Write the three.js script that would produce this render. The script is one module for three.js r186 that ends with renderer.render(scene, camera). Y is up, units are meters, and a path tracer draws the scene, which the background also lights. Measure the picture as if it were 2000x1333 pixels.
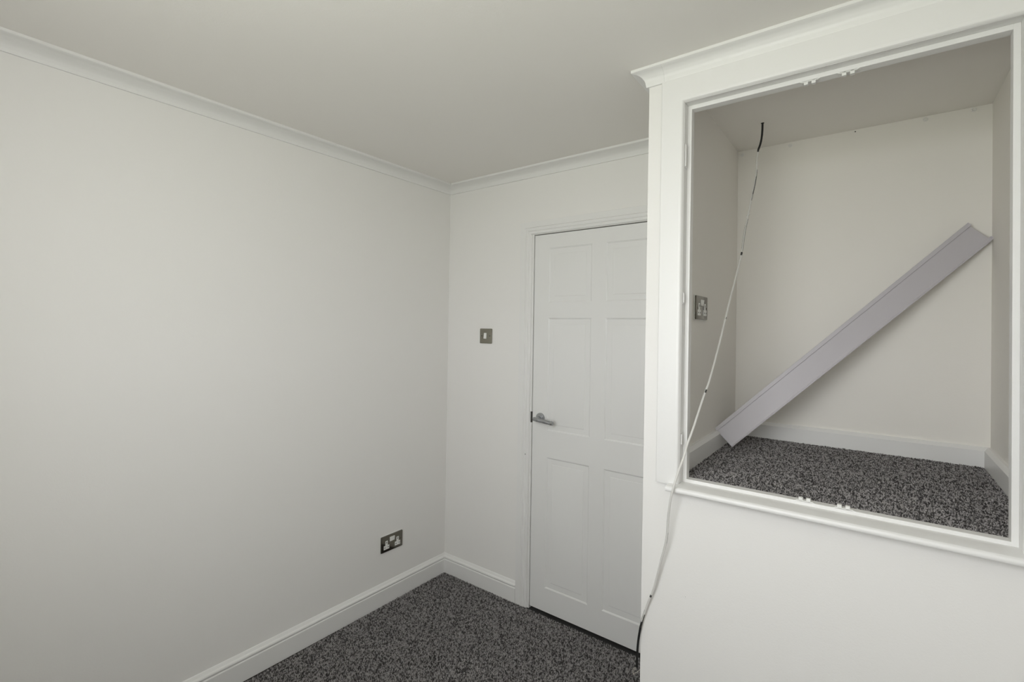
import * as THREE from 'three';
import { RoundedBoxGeometry } from 'three/addons/geometries/RoundedBoxGeometry.js';
import { mergeGeometries, toCreasedNormals } from 'three/addons/utils/BufferGeometryUtils.js';
import { RectAreaLightUniformsLib } from 'three/addons/lights/RectAreaLightUniformsLib.js';

// ------------------------------------------------------------------ camera, sky, daylight, exposure
const W = 2000, H = 1333;
const scene = new THREE.Scene();
const camera = new THREE.PerspectiveCamera(2 * Math.atan(666.5 / 949.88) * 180 / Math.PI, W / H, 0.05, 200);
camera.position.set(2.0824, 1.4854, 2.1693);
camera.rotation.set(0.0089, 0.6555, 0.0158, 'YXZ');
camera.setViewOffset(W, H, 19.78, 33.18, W, H);          // the photograph is cropped a little off the lens axis
camera.updateProjectionMatrix();

const renderer = new THREE.WebGLRenderer({ antialias: true });
renderer.toneMapping = THREE.LinearToneMapping;
renderer.toneMappingExposure = 0.73;
renderer.shadowMap.enabled = true;
RectAreaLightUniformsLib.init();

scene.background = new THREE.Color().setRGB(0.86, 0.93, 1.0);   // even overcast sky
scene.backgroundIntensity = 5.0;

// soft daylight entering at the window in the wall behind the camera
const WIN = { x0: 0.95, x1: 2.12, y0: 1.15, y1: 2.27, z: 2.5 };
const daylight = new THREE.RectAreaLight(new THREE.Color().setRGB(1.0, 0.985, 0.965), 6.5, WIN.x1 - WIN.x0 - 0.12, WIN.y1 - WIN.y0 - 0.12);
daylight.name = 'window_daylight';
daylight.position.set((WIN.x0 + WIN.x1) / 2, (WIN.y0 + WIN.y1) / 2, WIN.z + 0.02);
daylight.lookAt(daylight.position.x, daylight.position.y, 0);
scene.add(daylight);

// ------------------------------------------------------------------ helpers
let seed = 7;
const rnd = () => { seed = (seed * 1664525 + 1013904223) >>> 0; return seed / 4294967296; };
const used = {};
function numbered(n) { const k = used[n] = (used[n] ?? -1) + 1; return k ? n + '_' + String(k).padStart(3, '0') : n; }

function boxUV(g) {                                   // uv in metres from the side a face looks to
  g = g.index ? g.toNonIndexed() : g;
  const p = g.attributes.position, uv = new Float32Array(p.count * 2);
  const a = new THREE.Vector3(), b = new THREE.Vector3(), c = new THREE.Vector3();
  for (let i = 0; i < p.count; i += 3) {
    a.fromBufferAttribute(p, i); b.fromBufferAttribute(p, i + 1); c.fromBufferAttribute(p, i + 2);
    const n = b.clone().sub(a).cross(c.clone().sub(a)), x = Math.abs(n.x), y = Math.abs(n.y), z = Math.abs(n.z);
    [a, b, c].forEach((v, k) => {
      const s = x >= y && x >= z ? [v.z, v.y] : y >= z ? [v.x, v.z] : [v.x, v.y];
      uv[(i + k) * 2] = s[0]; uv[(i + k) * 2 + 1] = s[1];
    });
  }
  g.setAttribute('uv', new THREE.BufferAttribute(uv, 2));
  return g;
}
const strip = (g) => { g = g.index ? g.toNonIndexed() : g; for (const k of Object.keys(g.attributes)) if (k !== 'position' && k !== 'normal') g.deleteAttribute(k); return g; };
const merge = (list) => mergeGeometries(list.map(strip));
const crease = (g, deg = 35) => toCreasedNormals(strip(g), deg * Math.PI / 180);
function bx(x0, x1, y0, y1, z0, z1) { return new THREE.BoxGeometry(x1 - x0, y1 - y0, z1 - z0).translate((x0 + x1) / 2, (y0 + y1) / 2, (z0 + z1) / 2); }
function rbx(x0, x1, y0, y1, z0, z1, r = 0.002, s = 2) { return strip(new RoundedBoxGeometry(x1 - x0, y1 - y0, z1 - z0, s, r)).translate((x0 + x1) / 2, (y0 + y1) / 2, (z0 + z1) / 2); }
function rectPath(P, x0, x1, y0, y1) { P.moveTo(x0, y0); P.lineTo(x1, y0); P.lineTo(x1, y1); P.lineTo(x0, y1); P.lineTo(x0, y0); return P; }
function slab(outer, holes, z0, z1) {                  // upright slab in x,y with rectangular holes
  const s = rectPath(new THREE.Shape(), ...outer);
  for (const h of holes) s.holes.push(rectPath(new THREE.Path(), ...h));
  return strip(new THREE.ExtrudeGeometry(s, { depth: z1 - z0, bevelEnabled: false })).translate(0, 0, z0);
}
// a moulding: the section [out, up] swept from A to B; m0 and m1 shift each end along the run by out*m (mitres)
function moulding(sec, A, B, out, up, m0 = 0, m1 = 0, byUp = false, deg = 30) {
  A = new THREE.Vector3(...A); B = new THREE.Vector3(...B); out = new THREE.Vector3(...out); up = new THREE.Vector3(...up);
  const along = B.clone().sub(A).normalize(), P = [], n = sec.length;
  const at = (base, s, m) => base.clone().addScaledVector(out, s[0]).addScaledVector(up, s[1]).addScaledVector(along, m * (byUp ? s[1] : s[0]));
  const a = sec.map((s) => at(A, s, m0)), b = sec.map((s) => at(B, s, m1));
  const tri = (...v) => v.forEach((q) => P.push(q.x, q.y, q.z));
  const flip = out.clone().cross(up).dot(along) * THREE.ShapeUtils.area(sec.map((s) => new THREE.Vector2(...s))) < 0;
  const face = (p, q, r) => (flip ? tri(p, r, q) : tri(p, q, r));
  for (let i = 0; i < n; i++) { const j = (i + 1) % n; face(a[i], a[j], b[j]); face(a[i], b[j], b[i]); }
  for (const [p, q, r] of THREE.ShapeUtils.triangulateShape(sec.map((s) => new THREE.Vector2(...s)), [])) {
    const up_ = THREE.ShapeUtils.area([sec[p], sec[q], sec[r]].map((s) => new THREE.Vector2(...s))) > 0 ? 1 : -1;
    const pos = THREE.ShapeUtils.area(sec.map((s) => new THREE.Vector2(...s))) > 0 ? 1 : -1;
    const [x, y, z] = up_ === pos ? [p, q, r] : [p, r, q];
    face(a[x], a[z], a[y]); face(b[x], b[y], b[z]);
  }
  const g = new THREE.BufferGeometry(); g.setAttribute('position', new THREE.Float32BufferAttribute(P, 3)); g.computeVertexNormals();
  return toCreasedNormals(g, deg * Math.PI / 180);
}
const arc = (cx, cy, r, a0, a1, n) => Array.from({ length: n + 1 }, (_, i) => { const t = (a0 + (a1 - a0) * i / n) * Math.PI / 180; return [cx + r * Math.cos(t), cy + r * Math.sin(t)]; });

function mesh(name, geo, mat, parent = scene, base = null) {
  geo = boxUV(Array.isArray(geo) ? merge(geo) : strip(geo));
  if (base) geo.translate(-base[0], -base[1], -base[2]);
  const m = new THREE.Mesh(geo, mat); m.name = parent === scene ? numbered(name) : name;
  m.castShadow = m.receiveShadow = true; parent.add(m); return m;
}
function group(name, base) { const g = new THREE.Group(); g.name = numbered(name); g.position.set(...base); scene.add(g); return g; }
function tag(o, label, category, grp) { o.userData = { label, category }; if (grp) o.userData.group = grp; return o; }
function struct(o, label) { o.userData.kind = 'structure'; if (label) o.userData.label = label; return o; }
function part(o, label) { o.userData.label = label; return o; }

// ------------------------------------------------------------------ procedural textures
function noiseTex(size, repeat, octaves, fn) {
  const d = new Uint8Array(size * size * 4), lat = {};
  const L = (n) => lat[n] ??= Float32Array.from({ length: n * n }, rnd);
  const val = (n, u, v) => {
    const l = L(n), x = u * n, y = v * n, i = Math.floor(x), j = Math.floor(y), f = x - i, g = y - j, s = f * f * (3 - 2 * f), t = g * g * (3 - 2 * g);
    const a = l[(j % n) * n + i % n], b = l[(j % n) * n + (i + 1) % n], c = l[((j + 1) % n) * n + i % n], e = l[((j + 1) % n) * n + (i + 1) % n];
    return a + (b - a) * s + (c - a) * t + (a - b - c + e) * s * t;
  };
  for (let y = 0; y < size; y++) for (let x = 0; x < size; x++) {
    let h = 0, w = 0; for (const [n, k] of octaves) { h += k * val(n, x / size, y / size); w += k; }
    const c = fn(h / w), o = (y * size + x) * 4; d[o] = c[0]; d[o + 1] = c[1]; d[o + 2] = c[2]; d[o + 3] = 255;
  }
  const t = new THREE.DataTexture(d, size, size); t.wrapS = t.wrapT = THREE.RepeatWrapping; t.magFilter = t.minFilter = THREE.LinearFilter;
  t.repeat.set(repeat, repeat); t.needsUpdate = true; return t;
}
const grey = (h) => { const v = Math.max(0, Math.min(255, h * 255)); return [v, v, v]; };
const rollerBump = noiseTex(512, 2.5, [[8, 0.6], [40, 0.5], [128, 1], [256, 0.6]], grey);     // 40 cm tile, roller stipple
const brushBump = noiseTex(512, 3, [[6, 1], [24, 0.7], [96, 0.5], [200, 0.3]], grey);          // brushed gloss paint
const steelRough = noiseTex(256, 12, [[4, 0.4], [64, 1], [128, 1]], (h) => grey(0.36 + 0.5 * (h - 0.5)));

const C = (r, g, b) => new THREE.Color().setRGB(r, g, b);
const std = (o) => new THREE.MeshStandardMaterial(o);
const wallPaint = std({ color: C(0.88, 0.868, 0.84), roughness: 0.85, bumpMap: rollerBump, bumpScale: 0.00022 });
const ceilPaint = std({ color: C(0.89, 0.868, 0.825), roughness: 0.92, bumpMap: rollerBump, bumpScale: 0.00022 });
const gloss = std({ color: C(0.86, 0.855, 0.835), roughness: 0.38, bumpMap: brushBump, bumpScale: 0.0003 });
const doorPaint = std({ color: C(0.84, 0.838, 0.82), roughness: 0.34, bumpMap: brushBump, bumpScale: 0.00015 });
const alcovePaint = std({ color: C(0.92, 0.893, 0.838), roughness: 0.85, bumpMap: rollerBump, bumpScale: 0.00022 });
const plaster = std({ color: C(0.5, 0.48, 0.45), roughness: 0.95 });
const plastic = std({ color: C(0.82, 0.82, 0.79), roughness: 0.35 });
const steel = std({ color: C(0.17, 0.16, 0.135), roughness: 0.42, metalness: 1, roughnessMap: steelRough });
const satin = std({ color: C(0.43, 0.44, 0.45), roughness: 0.34, metalness: 1 });
const chrome = std({ color: C(0.40, 0.41, 0.43), roughness: 0.16, metalness: 1 });
const darkMetal = std({ color: C(0.12, 0.115, 0.105), roughness: 0.5, metalness: 0.8 });
const hole = std({ color: C(0.02, 0.02, 0.02), roughness: 0.9 });
const lilac = std({ color: C(0.60, 0.575, 0.605), roughness: 0.42 });
const blackRubber = std({ color: C(0.012, 0.012, 0.012), roughness: 0.5 });
const cableWhite = std({ color: C(0.74, 0.735, 0.70), roughness: 0.5 });
const copper = std({ color: C(0.65, 0.62, 0.55), roughness: 0.4, metalness: 0.6 });
const backing = std({ color: C(0.03, 0.029, 0.029), roughness: 1 });
const upvc = std({ color: C(0.82, 0.83, 0.83), roughness: 0.3 });
const glass = new THREE.MeshPhysicalMaterial({ color: C(1, 1, 1), roughness: 0, transmission: 1, thickness: 0, ior: 1.5 });
const grass = std({ color: C(0.16, 0.24, 0.07), roughness: 1, bumpMap: brushBump, bumpScale: 0.01 });

// ------------------------------------------------------------------ the room: measures (metres)
const CH = 2.3477, XR = 2.4136, ZF = 2.5, XB = 1.4776, ZB = 0.5989;     // ceiling, right wall, window wall, box edge, box face
const AL = 1.5646, AZ = -0.3028, AF = 1.012, AC = 2.3306;               // alcove: left wall, back wall, carpet, ceiling
const turnLeft = new THREE.Matrix4().makeRotationY(-0.0115);             // the old left wall runs a little out of square
const pv = new THREE.Vector3(1.9, 1.2, ZB);                              // and so does the front of the box
const turnBox = new THREE.Matrix4().makeTranslation(pv.x, pv.y, pv.z).multiply(new THREE.Matrix4().makeRotationY(0.0109)).multiply(new THREE.Matrix4().makeRotationX(-0.0083)).multiply(new THREE.Matrix4().makeTranslation(-pv.x, -pv.y, -pv.z));
const onLeft = (o) => { o.applyMatrix4(turnLeft); return o; };
const onBox = (o) => { o.applyMatrix4(turnBox); return o; };

// ground and lawn outside the window, one storey down
struct(mesh('ground', new THREE.CylinderGeometry(45, 45, 0.2, 48).translate(1.2, -2.75, 30), grass), 'lawn one storey below the window');

struct(mesh('floor', bx(-0.2, 2.6, -0.14, -0.004, -1.2, 2.75), backing), 'floor slab under the dark grey carpet');
struct(mesh('ceiling', bx(-0.3, 2.6, CH, CH + 0.14, -1.2, 2.75), ceilPaint), 'plain white painted ceiling with a dull matt finish');
struct(onLeft(mesh('wall_left', bx(-0.18, 0, -0.02, CH + 0.05, -1.15, 2.68), wallPaint)), 'long plain white wall on the left with a low socket');
// the back wall is of two boards that meet in a fine joint over the door frame
const DX = 0.6293, DT = 1.985, DW = 0.762;
const bw = group('wall_back', [0, 0, 0]); struct(bw, 'white wall with the panelled door');
const wl = bx(-0.05, 0.5382, -0.02, CH, -0.1, 0), wh = bx(0.5384, XB + 0.02, 2.0, CH, -0.1, 0.0006), wr = bx(1.43, XB + 0.02, -0.02, 2.0, -0.1, 0), wll = bx(0.5382, 0.612, -0.02, 2.0, -0.1, -0.0004);
mesh('wall_board', [wl], wallPaint, bw); mesh('wall_board', [wh, wr, wll], wallPaint, bw);
struct(mesh('wall_alcove_right', bx(XR, XR + 0.16, -0.02, CH + 0.05, -1.15, ZB - 0.05), alcovePaint), 'white inner wall on the right of the open cupboard');
struct(mesh('wall_right', bx(XR, XR + 0.16, -0.02, CH + 0.05, ZB - 0.05, 2.68), wallPaint), 'white wall on the right');
struct(mesh('wall_front', slab([-0.2, 2.6, -0.02, CH + 0.05], [[WIN.x0, WIN.x1, WIN.y0, WIN.y1]], ZF, ZF + 0.22), wallPaint), 'white wall with the window, opposite the door');
struct(mesh('wall_landing', bx(-0.2, 2.6, -0.02, CH + 0.05, -1.2, -1.1), wallPaint), 'landing wall behind the closed door');

// the box over the stairs
const boxHole = [1.585, 2.352, 0.99, 2.228];
const boxWall = struct(onBox(mesh('wall_box', slab([XB, XR + 0.05, -0.02, CH + 0.03], [boxHole], ZB - 0.09, ZB), wallPaint)), 'bright white wall under and around the open cupboard');
struct(mesh('wall_box_side', bx(XB, AL, -0.02, CH + 0.03, -1.15, ZB - 0.075), alcovePaint), 'white inner wall on the left of the open cupboard');
const alcoveBack = struct(mesh('wall_alcove_back', bx(AL - 0.02, XR + 0.02, 0.9, CH + 0.03, AZ - 0.1, AZ), alcovePaint), 'white back wall inside the open cupboard');
struct(mesh('ceiling', bx(AL - 0.02, XR + 0.02, AC, CH + 0.03, AZ - 0.02, ZB - 0.08), alcovePaint), 'ceiling inside the open cupboard');
struct(mesh('floor', bx(AL - 0.02, XR + 0.02, 0.9, AF - 0.006, AZ - 0.02, ZB - 0.045), backing), 'raised floor inside the open cupboard');

// ------------------------------------------------------------------ mouldings
const skirt = [[0.0012, -0.01], [0.018, -0.01], [0.018, 0.0765], [0.0168, 0.0785], [0.0138, 0.0795], [0.0138, 0.0812], ...arc(0.0098, 0.0905, 0.0085, -62, 70, 8), [0.0105, 0.0995], [0.0088, 0.1035], [0.0062, 0.1085], [0.0038, 0.1112], [0.0022, 0.1118], [0.0012, 0.1112]];
struct(onLeft(mesh('baseboard_left', moulding(skirt, [0, 0, ZF], [0, 0, -0.02], [1, 0, 0], [0, 1, 0], 0, 0), gloss)), 'white moulded skirting board along the left wall');
struct(mesh('baseboard_back', moulding(skirt, [0, 0, 0], [0.5445, 0, 0], [0, 0, 1], [0, 1, 0], 0, 0), gloss), 'short white skirting board between corner and door frame');
const coveSec = (p, d) => [[0, 0], [p, 0], [p, -0.009], [p - 0.003, -0.0105], ...Array.from({ length: 9 }, (_, i) => { const t = (0.06 + 0.9 * i / 8) * Math.PI / 2; return [0.009 + (p - 0.014) * (1 - Math.sin(t)), -d + 0.005 + (d - 0.016) * (1 - Math.cos(t) * -1 - 1)]; }).map(([a, b]) => [a, b]).reverse().reverse(), [0.0085, -d + 0.004], [0.0075, -d], [0, -d]];
const cove = coveSec(0.065, 0.047), coveBox = coveSec(0.047, 0.052);
struct(onLeft(mesh('trim_1', moulding(cove, [0, CH, ZF], [0, CH, 0], [1, 0, 0], [0, 1, 0], 0, -1), gloss)), 'white coving along the top of the left wall');
const cb = group('trim_2', [0, 0, 0]); struct(cb, 'white coving above the door');
mesh('coving', moulding(cove, [0, CH, 0], [0.60685, CH, 0], [0, 0, 1], [0, 1, 0], 1, 0), gloss, cb);
mesh('coving', moulding(cove, [0.60715, CH, 0], [XB, CH, 0], [0, 0, 1], [0, 1, 0], 0, 0), gloss, cb);
const cx = group('trim_3', [0, 0, 0]); struct(cx, 'white coving on top of the box over the open cupboard');
mesh('coving', moulding(coveBox, [XB, CH, 0.02], [XB, CH, ZB], [-1, 0, 0], [0, 1, 0], 0, 1), gloss, cx);
mesh('coving', moulding(coveBox, [XB, CH, ZB], [1.52985, CH, ZB], [0, 0, 1], [0, 1, 0], -1, 0), gloss, cx);
mesh('coving', moulding(coveBox, [1.53015, CH, ZB], [XR, CH, ZB], [0, 0, 1], [0, 1, 0], 0, 0), gloss, cx);
onBox(cx);
// skirting inside the cupboard
const low = [[0, 0], [0.018, 0], [0.018, 0.064], [0.008, 0.0765], [0, 0.0765]];
struct(mesh('baseboard_alcove_left', moulding(low, [AL, AF - 0.006, ZB - 0.1], [AL, AF - 0.006, AZ], [1, 0, 0], [0, 1, 0], 0, -1), gloss), 'low skirting board inside the cupboard on the left');
struct(mesh('baseboard_alcove_back', moulding(low, [AL, AF - 0.006, AZ], [XR, AF - 0.006, AZ], [0, 0, 1], [0, 1, 0], 1, -1), gloss), 'low skirting board along the back of the cupboard');
struct(mesh('baseboard_alcove_right', moulding(low, [XR, AF - 0.006, AZ], [XR, AF - 0.006, ZB - 0.1], [-1, 0, 0], [0, 1, 0], 1, 0), gloss), 'low skirting board inside the cupboard on the right');

// ------------------------------------------------------------------ door frame and door
const arch = [[0, 0], [0, 0.014], [0.0015, 0.016], [0.033, 0.016], [0.0355, 0.0125], [0.0375, 0.0125], [0.041, 0.0142], [0.047, 0.0142], [0.0515, 0.0125], [0.0545, 0.0085], [0.0565, 0.0085], [0.058, 0.0105], [0.067, 0.0105], [0.0705, 0.008], [0.072, 0.004], [0.072, 0]];
const fr = group('trim_4', [0, 0, 0]); struct(fr, 'white moulded door frame around the panelled door');
const AX0 = 0.5439, AX1 = DX + DW + (DX - 0.5439), AY = 2.0598;
const archTop = arch.map(([a, b]) => [a * 0.94, b]);
mesh('architrave', moulding(arch, [AX0, -0.006, 0], [AX0, AY, 0], [1, 0, 0], [0, 0, 1], 0, -1), gloss, fr);
mesh('architrave', moulding(archTop, [AX0, AY, 0], [AX1, AY, 0], [0, -1, 0], [0, 0, 1], 1, -1), gloss, fr);
mesh('architrave', moulding(arch, [AX1, -0.006, 0], [AX1, AY, 0], [-1, 0, 0], [0, 0, 1], 0, -1), gloss, fr);
mesh('door_lining', [bx(0.6, 0.626, -0.006, 2.0, -0.11, 0.002), bx(DX + DW + 0.003, DX + DW + 0.04, -0.006, 2.0, -0.11, 0.002), bx(0.626, DX + DW + 0.003, 1.9895, 2.01, -0.11, 0.002)], gloss, fr);
mesh('door_stop', [bx(0.626, 0.641, -0.006, 1.9895, -0.085, -0.042), bx(DX + DW - 0.012, DX + DW + 0.003, -0.006, 1.9895, -0.085, -0.042), bx(0.641, DX + DW - 0.012, 1.9745, 1.9895, -0.085, -0.042)], gloss, fr);
part(mesh('strike_plate', [rbx(0.619, 0.6268, 0.984, 1.044, -0.03, 0.0034, 0.003), bx(0.6262, 0.6275, 0.992, 1.036, -0.03, -0.001)], darkMetal, fr), 'dark metal strike plate in the frame');
mesh('nail_hole', new THREE.CylinderGeometry(0.0016, 0.0016, 0.001, 10).rotateX(Math.PI / 2).scale(1, 2, 1).translate(0.597, 0.8125, 0.0142), hole, fr);

const dBase = [DX, 0, 0];
const door = group('door_1', dBase); struct(door, 'white painted six-panel door with a chrome lever handle');
const cols = [[0.7202, 0.9685], [1.0451, 1.2934]], rows = [[1.6241, 1.9122], [0.9538, 1.5438], [0.1327, 0.814]];
const cells = rows.flatMap((r) => cols.map((c) => [...c, ...r]));
mesh('door_leaf', slab([DX, DX + DW, 0.010, DT], cells, -0.038, -0.003), doorPaint, door, dBase);
function raisedPanel(x0, x1, y0, y1) {
  const steps = [[0, 0], [0.0012, -0.0012], [0.004, -0.0022], [0.0065, -0.0042], [0.0085, -0.0066], [0.010, -0.007], [0.031, -0.007], [0.0322, -0.0048], [0.0345, -0.0032], [0.0365, -0.0026], [0.038, -0.0026]];
  const P = [], ring = ([i, z]) => [[x0 + i, y0 + i, z], [x1 - i, y0 + i, z], [x1 - i, y1 - i, z], [x0 + i, y1 - i, z]];
  for (let k = 0; k + 1 < steps.length; k++) {
    const a = ring(steps[k]), b = ring(steps[k + 1]);
    for (let s = 0; s < 4; s++) { const t = (s + 1) % 4; P.push(...a[s], ...a[t], ...b[t], ...a[s], ...b[t], ...b[s]); }
  }
  const e = ring(steps.at(-1)); P.push(...e[0], ...e[1], ...e[2], ...e[0], ...e[2], ...e[3]);
  const g = new THREE.BufferGeometry(); g.setAttribute('position', new THREE.Float32BufferAttribute(P, 3)); g.computeVertexNormals();
  const back = bx(x0, x1, y0, y1, -0.032, -0.0072);
  return merge([toCreasedNormals(g, 0.3).translate(0, 0, -0.003), back]);
}
for (const c of cells) mesh('door_panel', raisedPanel(...c), doorPaint, door, dBase);
const hd = new THREE.Group(); hd.name = 'door_handle'; hd.position.set(0.6805 - DX, 1.0157, -0.003); door.add(hd); part(hd, 'satin and polished chrome lever on a round rose');
const lathe = (pts, s = 40) => new THREE.LatheGeometry(pts.map((p) => new THREE.Vector2(...p)), s);
mesh('rose', crease(lathe([[0, 0], [0.026, 0], [0.026, 0.006], [0.0245, 0.0085], [0.022, 0.0095], [0.016, 0.0095], [0.0145, 0.012], [0.0105, 0.013], [0, 0.013]]).rotateX(Math.PI / 2), 30), satin, hd);
const V = (x, y, z) => new THREE.Vector3(x, y, z);
const lv = new THREE.Group(); lv.position.set(0, 0, 0); lv.name = 'lever'; lv.rotation.z = -0.085; hd.add(lv);
mesh('neck', crease(lathe([[0, 0.011], [0.0105, 0.011], [0.0095, 0.02], [0.0095, 0.05], [0, 0.05]], 24).rotateX(Math.PI / 2), 30), chrome, lv);
const lever = (pts) => crease(lathe(pts, 28).rotateZ(-Math.PI / 2).translate(0, 0, 0.055), 30);
mesh('elbow', lever([[0, -0.012], [0.006, -0.0115], [0.0092, -0.0085], [0.0108, -0.003], [0.011, 0.004], [0.011, 0.0185], [0, 0.0185]]), satin, lv);
mesh('grip', lever([[0, 0.0185], [0.0104, 0.0185], [0.0104, 0.095], [0, 0.095]]), chrome, lv);
mesh('end_cap', lever([[0, 0.095], [0.011, 0.095], [0.011, 0.107], [0.0095, 0.109], [0, 0.109]]), satin, lv);

// ------------------------------------------------------------------ the open cupboard's frame
const FB = [1.97, 0.988, ZB];
const cf = group('cupboard_frame', FB);
tag(cf, 'white painted wooden cupboard frame without doors, with stop beads, a sill and door catches', 'frame');
const ZN = ZB + 0.012, LR = 0.0108;                                       // front of the boards, rounding of their inner edges
const SX0 = 1.594, SX1 = 2.346, SY0 = 1.003, SY1 = 2.2165, EW = 0.0125;    // rebate, width of the rounded edge
const bt = ZN - ZB, edgeSec = [[0, 0], [EW, 0], [EW, bt - LR], ...arc(EW - LR, bt - LR, LR, 0, 90, 7), [0, bt]];
const IX0 = SX0 + 0.001 - EW, IX1 = SX1 - 0.001 + EW, IY = SY1 - 0.001 + EW, BT = 2.2955;
mesh('side_board', [moulding([[0, -0.004], [IX0 - 1.5224, -0.004], [IX0 - 1.5224, bt], [0.003, bt], [0, bt - 0.002]], [1.5224, 0.9995, ZB], [1.5224, BT, ZB], [1, 0, 0], [0, 0, 1]), moulding(edgeSec, [IX0, 0.9995, ZB], [IX0, IY, ZB], [1, 0, 0], [0, 0, 1], 0, -1)], gloss, cf, FB);
mesh('side_board', [bx(IX1, XR, 0.9995, BT, ZB - 0.004, ZN), moulding(edgeSec, [IX1, 0.9995, ZB], [IX1, IY, ZB], [-1, 0, 0], [0, 0, 1], 0, -1)], gloss, cf, FB);
mesh('top_board', [bx(IX0, IX1, IY, BT, ZB - 0.004, ZN), moulding(edgeSec, [IX0, IY, ZB], [IX1, IY, ZB], [0, -1, 0], [0, 0, 1], 1, -1)], gloss, cf, FB);
const ZS = 0.5665, TN = 0.0298;                                          // face and thickness of the stop beads
mesh('frame_lining', [bx(1.578, SX0, 0.99, 2.232, ZS - 0.05, ZB + 0.002), bx(SX1, 2.36, 0.99, 2.232, ZS - 0.05, ZB + 0.002), bx(SX0, SX1, SY1, 2.232, ZS - 0.05, ZB + 0.002)], gloss, cf, FB);
mesh('paint_ridge', [rbx(SX0 - 0.001, SX0 + 0.0016, 1.01, 2.2, ZB - 0.001, ZB + 0.0022, 0.0008), rbx(SX0, SX1 - 0.1, SY1 - 0.0016, SY1 + 0.001, ZB - 0.001, ZB + 0.0022, 0.0008)], gloss, cf, FB);
mesh('stop_bead', rbx(SX0, 1.6072, SY0, SY1, ZS - TN, ZS, 0.0015), gloss, cf, FB);
mesh('stop_bead', rbx(2.3327, SX1, SY0, SY1, ZS - TN, ZS, 0.0015), gloss, cf, FB);
mesh('stop_bead', rbx(1.6062, 2.3337, 2.203, SY1, ZS - TN, ZS, 0.0015), gloss, cf, FB);
mesh('stop_bead', rbx(1.6062, 2.3337, SY0 - 0.004, 1.0139, ZS - TN, ZS, 0.0015), gloss, cf, FB);
const sillSec = [[0, 0.986], [0.104, 0.986], ...arc(0.1045, 0.9905, 0.0045, -90, -10, 4), ...Array.from({ length: 8 }, (_, i) => { const t = i / 7 * Math.PI / 2; return [0.095 + 0.0142 * Math.cos(t), 0.9945 + 0.0098 * Math.sin(t)]; }), [0, 1.004]];
mesh('sill', moulding(sillSec, [1.5655, 0, ZS - TN], [XR, 0, ZS - TN], [0, 0, 1], [0, 1, 0]), gloss, cf, FB);
for (const [y0, y1] of [[2.009, 2.088], [1.572, 1.611], [1.122, 1.162]]) mesh('hinge_plate', [rbx(SX0 - 0.0005, SX0 + 0.0022, y0, y1, ZS + 0.006, ZS + 0.026, 0.0008), rbx(SX0, SX0 + 0.005, y0 + 0.004, y1 - 0.004, ZS + 0.021, ZS + 0.027, 0.002)], gloss, cf, FB);
function catchGeo(x, y, s) {                                             // two prongs on a thin base
  const b = (a, c, d, e, r = 0.0012) => rbx(x + a, x + c, Math.min(y + s * d, y + s * e), Math.max(y + s * d, y + s * e), ZS - 0.012, ZS - 0.0001, r);
  return [b(0.0015, 0.049, -0.0012, 0.0016, 0.0008), b(0.005, 0.046, -0.0012, 0.0032, 0.0008), b(0.0105, 0.021, -0.001, 0.0105), b(0.029, 0.0395, -0.001, 0.0105)];
}
for (const x of [1.9045, 1.9935]) mesh('door_catch', catchGeo(x, 2.203, -1), plastic, cf, FB);
for (const x of [1.903, 1.9925]) mesh('door_catch', catchGeo(x, 1.0135, 1), plastic, cf, FB);
onBox(cf);

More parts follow.
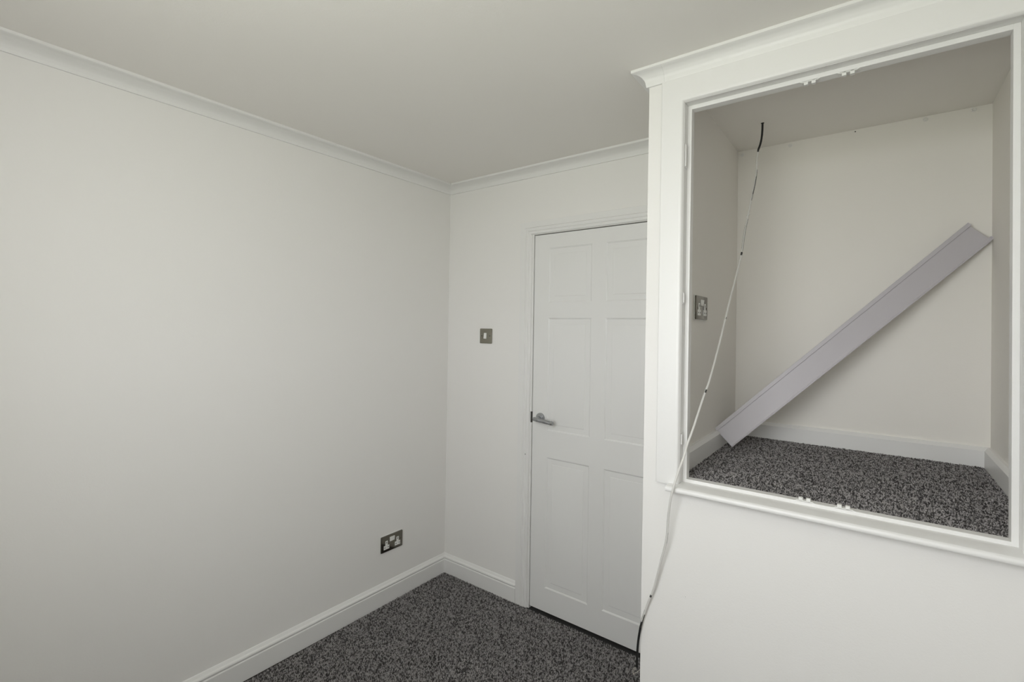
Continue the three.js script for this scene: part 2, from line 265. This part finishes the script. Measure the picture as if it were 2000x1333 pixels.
// ------------------------------------------------------------------ sockets and switch
function plateGeo(w, h, t) {
  const s = new THREE.Shape(), r = 0.004, x = w / 2 - 0.0012, y = h / 2 - 0.0012;
  s.moveTo(-x + r, -y); s.lineTo(x - r, -y); s.quadraticCurveTo(x, -y, x, -y + r); s.lineTo(x, y - r); s.quadraticCurveTo(x, y, x - r, y); s.lineTo(-x + r, y); s.quadraticCurveTo(-x, y, -x, y - r); s.lineTo(-x, -y + r); s.quadraticCurveTo(-x, -y, -x + r, -y);
  return new THREE.ExtrudeGeometry(s, { depth: t - 0.0012, bevelEnabled: true, bevelThickness: 0.0012, bevelSize: 0.0012, bevelSegments: 2, curveSegments: 5 });
}
function screwGeo(x, y, z) { return new THREE.CylinderGeometry(0.0032, 0.0036, 0.0012, 16).rotateX(Math.PI / 2).translate(x, y, z); }
function makeSocket(pos, turn, label) {
  const g = group('double_socket', pos); g.rotation.y = turn; tag(g, label, 'socket');
  mesh('back_gasket', rbx(-0.0742, 0.0742, -0.0442, 0.0442, 0, 0.003, 0.001), plastic, g);
  mesh('face_plate', crease(plateGeo(0.146, 0.086, 0.005).translate(0, 0, 0.003), 25), steel, g);
  for (const x of [-0.0375, 0.0375]) {
    const t = new THREE.Shape(); [[-0.018, -0.028], [0.018, -0.028], [0.018, -0.008], [0.0075, -0.008], [0.0075, 0.016], [-0.0075, 0.016], [-0.0075, -0.008], [-0.018, -0.008]].forEach(([a, b], i) => (i ? t.lineTo(a, b) : t.moveTo(a, b)));
    const ins = mesh('socket_insert', new THREE.ExtrudeGeometry(t, { depth: 0.0012, bevelEnabled: true, bevelSize: 0.0004, bevelThickness: 0.0004, bevelSegments: 1 }).translate(x, 0, 0.0078), plastic, g);
    for (const [a, b, w, h] of [[0, 0.007, 0.004, 0.0085], [-0.011, -0.0185, 0.0065, 0.004], [0.011, -0.0185, 0.0065, 0.004]]) mesh('pin_hole', bx(x + a - w / 2, x + a + w / 2, b - h / 2, b + h / 2, 0.0088, 0.0096), hole, ins);
  }
  for (const s of [-1, 1]) {
    const r = rbx(-0.0078, 0.0078, -0.0115, 0.0115, -0.002, 0.003, 0.0012); r.rotateX(0.1 * s); r.translate(s * 0.0081, 0.0185, 0.0082); mesh('rocker', r, plastic, g);
    mesh('screw', screwGeo(s * 0.0602, 0, 0.0084), steel, g);
  }
  return g;
}
const so = makeSocket([0, 0.3145, 0.415], Math.PI / 2, 'dark steel double socket low on the long white left wall'); onLeft(so);
const so2 = so.clone(); so2.name = numbered('double_socket'); scene.add(so2); so2.rotation.set(0, Math.PI / 2, 0); so2.position.set(AL + 0.001, 1.5722, 0.298);
so2.userData = { label: 'dark steel double socket on the inner left wall of the open cupboard', category: 'socket' };
// the light switch
const sw = tag(group('light_switch', [0.3038, 1.4398, 0]), 'brushed steel light switch with one white rocker beside the door', 'switch');
mesh('back_gasket', rbx(-0.0425, 0.0425, -0.0425, 0.0425, 0, 0.0025, 0.001), plastic, sw);
const paleSteel = std({ color: C(0.30, 0.29, 0.245), roughness: 0.4, metalness: 1, roughnessMap: steelRough });
mesh('face_plate', crease(plateGeo(0.088, 0.086, 0.0045).translate(0, 0, 0.0025), 25), paleSteel, sw);
{ const r = rbx(-0.0095, 0.0095, -0.0165, 0.0165, -0.002, 0.0028, 0.0012); r.rotateX(-0.1); r.translate(-0.004, 0.001, 0.0072); mesh('rocker', r, plastic, sw); }
for (const x of [-0.0302, 0.0302]) mesh('screw', screwGeo(x, 0.001, 0.0076), darkMetal, sw);

// ------------------------------------------------------------------ cable
const curve = (pts) => new THREE.CatmullRomCurve3(pts.map((p) => V(...p)), false, 'centripetal');
const CB = [1.6, 0.37, 0.3];
const cable = tag(group('cable', CB), 'thin white painted cable hanging from the cupboard ceiling over the sill, black at both ends', 'cable');
const flakes = (() => {                                   // black sheath where the paint has flaked off
  const w = 2048, h = 64, d = new Uint8Array(w * h * 4);
  const runs = [[0.0000, 0.0045, 0.00, 1.00], [0.0439, 0.1134, 0.86, 0.97], [0.0586, 0.0992, 0.80, 0.86], [0.1567, 0.2347, 0.87, 0.94], [0.1713, 0.2274, 0.57, 0.62], [0.2359, 0.2432, 0.50, 1.00], [0.3907, 0.3955, 0.85, 1.00], [0.5537, 0.5604, 0.72, 1.00], [0.7800, 0.8699, 0.56, 0.61], [0.8167, 0.8352, 0.93, 0.97], [0.9348, 0.9390, 0.52, 0.92], [0.9662, 1.0000, 0.50, 0.66], [0.9745, 1.0000, 0.80, 0.97], [0.9888, 1.0000, 0.30, 1.00]];
  for (let y = 0; y < h; y++) for (let x = 0; x < w; x++) {
    const u = x / w, v = y / h; let k = 1;
    for (const [a, b, c, e] of runs) { const f = 0.02 * (rnd() - 0.5); if (u >= a && u <= b && v >= c + f && v <= e + f && rnd() > 0.06) k = 0.2; }
    const o = (y * w + x) * 4; d[o] = 222 * k; d[o + 1] = 221 * k; d[o + 2] = 216 * k; d[o + 3] = 255;
  }
  const t = new THREE.DataTexture(d, w, h); t.colorSpace = THREE.SRGBColorSpace; t.magFilter = t.minFilter = THREE.LinearFilter; t.needsUpdate = true; return t;
})();
const paintedCable = std({ map: flakes, roughness: 0.5 });
function tube(name, pts, r, mat, parent, base, seg = 80) {
  const g = new THREE.TubeGeometry(curve(pts), seg, r, 12).translate(-base[0], -base[1], -base[2]);
  const m = new THREE.Mesh(g, mat); m.name = name; m.castShadow = m.receiveShadow = true; parent.add(m); return m;
}
part(tube('black_sheath', [[1.7146, 2.3317, -0.0130], [1.7127, 2.2875, -0.0160], [1.7075, 2.2513, -0.0160], [1.6998, 2.2253, -0.0140]], 0.0039, blackRubber, cable, CB, 24), 'bare black top end');
part(tube('painted_sheath', [[1.6998, 2.2253, -0.0140], [1.6965, 2.1847, -0.0080], [1.6958, 2.1245, 0.0000], [1.6910, 2.0707, 0.0120], [1.6838, 2.0212, 0.0260], [1.6779, 1.9516, 0.0500], [1.6720, 1.8824, 0.0780], [1.6694, 1.7904, 0.1200], [1.6620, 1.7179, 0.1550], [1.6544, 1.6224, 0.2150], [1.6477, 1.5162, 0.2850], [1.6440, 1.4428, 0.3350], [1.6393, 1.3643, 0.3950], [1.6362, 1.3064, 0.4450], [1.6327, 1.2839, 0.4650], [1.6283, 1.2315, 0.5150], [1.6230, 1.1722, 0.5670], [1.6166, 1.1365, 0.5920], [1.6106, 1.0869, 0.6220], [1.6028, 1.0541, 0.6380], [1.5972, 1.0168, 0.6580], [1.5864, 0.9693, 0.6590], [1.5764, 0.9086, 0.6480], [1.5688, 0.8396, 0.6370], [1.5607, 0.8008, 0.6330], [1.5469, 0.7502, 0.6290], [1.5248, 0.6599, 0.6240], [1.5059, 0.6062, 0.6210], [1.4905, 0.5568, 0.6190], [1.4799, 0.5170, 0.6170]], 0.0035, paintedCable, cable, CB, 180), 'white painted length with flaking paint');
part(tube('black_sheath', [[1.4799, 0.5170, 0.6170], [1.4728, 0.4716, 0.6150], [1.4687, 0.4193, 0.6140], [1.4684, 0.3790, 0.6140]], 0.0037, blackRubber, cable, CB, 40), 'bare black lower end');
mesh('cable_tie', [new THREE.TorusGeometry(0.0042, 0.0013, 8, 18).rotateX(Math.PI / 2).translate(1.6779, 1.9516, 0.0500), bx(-0.001, 0.001, -0.0012, 0.0012, -0.008, 0.008).rotateY(1.1).translate(1.6779, 1.9516, 0.0500)], cableWhite, cable, CB);
for (const s of [[[1.4684, 0.381, 0.614], [1.4600, 0.373, 0.616], [1.4552, 0.366, 0.616], [1.4538, 0.360, 0.615], [1.4562, 0.354, 0.614], [1.4600, 0.352, 0.614]],
  [[1.4684, 0.380, 0.614], [1.4630, 0.370, 0.613], [1.4585, 0.363, 0.613], [1.4560, 0.357, 0.614], [1.4575, 0.351, 0.615]],
  [[1.4595, 0.352, 0.615], [1.4640, 0.359, 0.616], [1.4700, 0.364, 0.612], [1.4752, 0.369, 0.605]]]) part(tube('wire_strand', s, 0.0008, copper, cable, CB, 20), 'pale bare wire strand at the cable end');
mesh('ceiling_hole', new THREE.CylinderGeometry(0.006, 0.006, 0.002, 18).translate(1.7146, AC, -0.0130), hole, cable, CB);
// ------------------------------------------------------------------ leaning board
// a shallow plastic channel: lower end on the carpet against the left side, upper end in the back right corner
const board = tag(group('trim_board', [1.9870, 1.4610, -0.1169]), 'long lilac grey plastic trim board leaning diagonally inside the open cupboard', 'board');
board.quaternion.setFromRotationMatrix(new THREE.Matrix4().makeBasis(V(0.66887, 0.68937, -0.27816), V(-0.70962, 0.70359, 0.03735), V(0.22146, 0.17241, 0.95981)));
const BL = 0.5878, BH = 0.0470;
mesh('web', rbx(-BL, BL - 0.004, -BH, BH - 0.0145, -0.004, 0.0, 0.0008), lilac, board);
mesh('top_strip', moulding([[BH - 0.0155, -0.004], [BH, -0.004], [BH, 0.0025], [BH - 0.0008, 0.0035], [BH - 0.0135, 0.0035], [BH - 0.0143, 0.0025], [BH - 0.0143, -0.0022], [BH - 0.0155, -0.0022]], [-BL, 0, 0], [BL, 0, 0], [0, 1, 0], [0, 0, 1]), lilac, board);
mesh('bottom_lip', moulding([[-BH - 0.001, -0.004], [-BH + 0.012, -0.003], [-BH + 0.012, 0.0002], [-BH + 0.005, 0.0012], [-BH + 0.0008, 0.0045], [-BH - 0.001, 0.004]], [-BL, 0, 0], [BL + 0.006, 0, 0], [0, 1, 0], [0, 0, 1]), lilac, board);
// ------------------------------------------------------------------ small clips along the top of the cupboard's back wall
const clipSpots = [[1.5827, 2.3156, 'leftmost small painted ring clip at the top of the cupboard back wall'], [1.7764, 2.3189, 'small painted ring clip right of the cable at the top of the cupboard back wall'], [2.2293, 2.3211, 'small painted ring clip third from left at the top of the cupboard back wall'], [2.3635, 2.3235, 'rightmost small painted ring clip at the top of the cupboard back wall']];
for (const [x, y, l] of clipSpots) {
  const c = tag(group('ring_clip', [x, y - 0.003, AZ]), l, 'clip', 'ring clips on the cupboard back wall');
  mesh('ring', new THREE.TorusGeometry(0.0062, 0.0016, 8, 20).translate(0, 0, 0.0012), wallPaint, c);
  mesh('pin', new THREE.CylinderGeometry(0.0022, 0.0026, 0.003, 12).rotateX(Math.PI / 2).translate(0, 0, 0.0015), wallPaint, c);
}
const nail = (x, y, z, r) => new THREE.CylinderGeometry(r, r, 0.0012, 10).rotateX(Math.PI / 2).translate(x, y, z + 0.0004);
mesh('nail_hole', nail(2.0094, 2.3225, AZ, 0.0024), hole, alcoveBack);
mesh('nail_hole', nail(1.6185, 0.6585, ZB, 0.0011), plaster, boxWall);

// ------------------------------------------------------------------ window behind the camera
const win = group('window_1', [WIN.x0, WIN.y0, ZF]); struct(win, 'white window opposite the door');
const wb = [WIN.x0, WIN.y0, ZF], fz = [ZF + 0.06, ZF + 0.13], mid = (WIN.x0 + WIN.x1) / 2;
mesh('window_frame', [bx(WIN.x0, WIN.x1, WIN.y0, WIN.y0 + 0.06, ...fz), bx(WIN.x0, WIN.x1, WIN.y1 - 0.06, WIN.y1, ...fz), bx(WIN.x0, WIN.x0 + 0.06, WIN.y0 + 0.06, WIN.y1 - 0.06, ...fz), bx(WIN.x1 - 0.06, WIN.x1, WIN.y0 + 0.06, WIN.y1 - 0.06, ...fz), bx(mid - 0.03, mid + 0.03, WIN.y0 + 0.06, WIN.y1 - 0.06, ...fz)], upvc, win, wb);
for (const [a, b] of [[WIN.x0 + 0.06, mid - 0.03], [mid + 0.03, WIN.x1 - 0.06]]) mesh('pane', bx(a, b, WIN.y0 + 0.06, WIN.y1 - 0.06, ZF + 0.094, ZF + 0.098), glass, win, wb);
mesh('window_sill', rbx(WIN.x0 - 0.04, WIN.x1 + 0.04, WIN.y0 - 0.022, WIN.y0 + 0.003, ZF - 0.09, ZF + 0.06, 0.004), upvc, win, wb);

// ------------------------------------------------------------------ carpet pile
const tuft = (() => {                                   // one bent, tapering tuft of yarn
  const P = [], N = 4, segs = [[0, 0, 0.0016], [0.0004, 0.0035, 0.0020], [0.0014, 0.0068, 0.0019], [0.0026, 0.0088, 0.0010]], ring = ([x, y, r]) => Array.from({ length: N }, (_, i) => { const t = i / N * Math.PI * 2; return [x + r * Math.cos(t), y + 0.25 * r * Math.cos(t), r * Math.sin(t)]; });
  for (let k = 0; k + 1 < segs.length; k++) { const a = ring(segs[k]), b = ring(segs[k + 1]); for (let s = 0; s < N; s++) { const t = (s + 1) % N; P.push(...a[s], ...b[t], ...a[t], ...a[s], ...b[s], ...b[t]); } }
  const e = ring(segs.at(-1)); P.push(...e[0], ...e[2], ...e[1], ...e[0], ...e[3], ...e[2]);
  const g = new THREE.BufferGeometry(); g.setAttribute('position', new THREE.Float32BufferAttribute(P, 3)); g.computeVertexNormals(); return g;
})();
const lattice = Float32Array.from({ length: 64 * 64 }, rnd);
function patch(x, z) {                                     // slow wander of the pile's lean
  const i = Math.floor(x), j = Math.floor(z), f = x - i, g = z - j, s = f * f * (3 - 2 * f), t = g * g * (3 - 2 * g), q = (a, b) => lattice[(b & 63) * 64 + (a & 63)];
  return (q(i, j) * (1 - s) + q(i + 1, j) * s) * (1 - t) + (q(i, j + 1) * (1 - s) + q(i + 1, j + 1) * s) * t;
}
const PITCH = 0.0036;
function carpetOn(regions, y, pitch, label) {
  const spots = [];
  for (const [x0, x1, z0, z1] of regions) for (let x = x0; x < x1; x += pitch) for (let z = z0; z < z1; z += pitch) spots.push([x + (rnd() - 0.5) * pitch, z + (rnd() - 0.5) * pitch]);
  const m = new THREE.InstancedMesh(tuft, std({ color: C(1, 1, 1), roughness: 0.95 }), spots.length), q = new THREE.Matrix4(), r = new THREE.Euler(), k = new THREE.Quaternion(), col = new THREE.Color();
  spots.forEach(([x, z], i) => {
    const lean = patch(x * 9, z * 9) * 0.9 + patch(x * 3 + 17, z * 3) * 0.6 - 0.5;
    r.set((rnd() - 0.5) * 0.8, rnd() * Math.PI * 2, lean * 0.8 + (rnd() - 0.5) * 0.8, 'YXZ');
    const h = 0.75 + rnd() * 0.25;
    q.compose(V(x, y, z), k.setFromEuler(r), V(h, h * (0.85 + 0.25 * rnd()), h)); m.setMatrixAt(i, q);
    const tone = patch(x * 210 + 5, z * 210) * 0.75 + rnd() * 0.45, l = tone > 0.61 ? 0.325 + rnd() * 0.13 : tone > 0.49 ? 0.14 + rnd() * 0.07 : 0.045 + rnd() * 0.03;
    m.setColorAt(i, col.setRGB(l, l * 0.95, l * 0.935));
  });
  m.name = numbered('carpet'); m.castShadow = m.receiveShadow = true; tag(m, label, 'carpet'); m.userData.kind = 'stuff'; scene.add(m); return m;
}
carpetOn([[0.02, XB - 0.003, 0.02, ZB], [0.02, XR - 0.004, ZB + 0.004, ZF - 0.004]], -0.005, PITCH, 'flecked dark grey carpet on the main floor below the door');
carpetOn([[AL + 0.02, XR - 0.02, AZ + 0.02, ZS - TN - 0.003]], AF - 0.007, PITCH, 'flecked dark grey carpet on the raised floor of the open cupboard');
renderer.render(scene, camera);
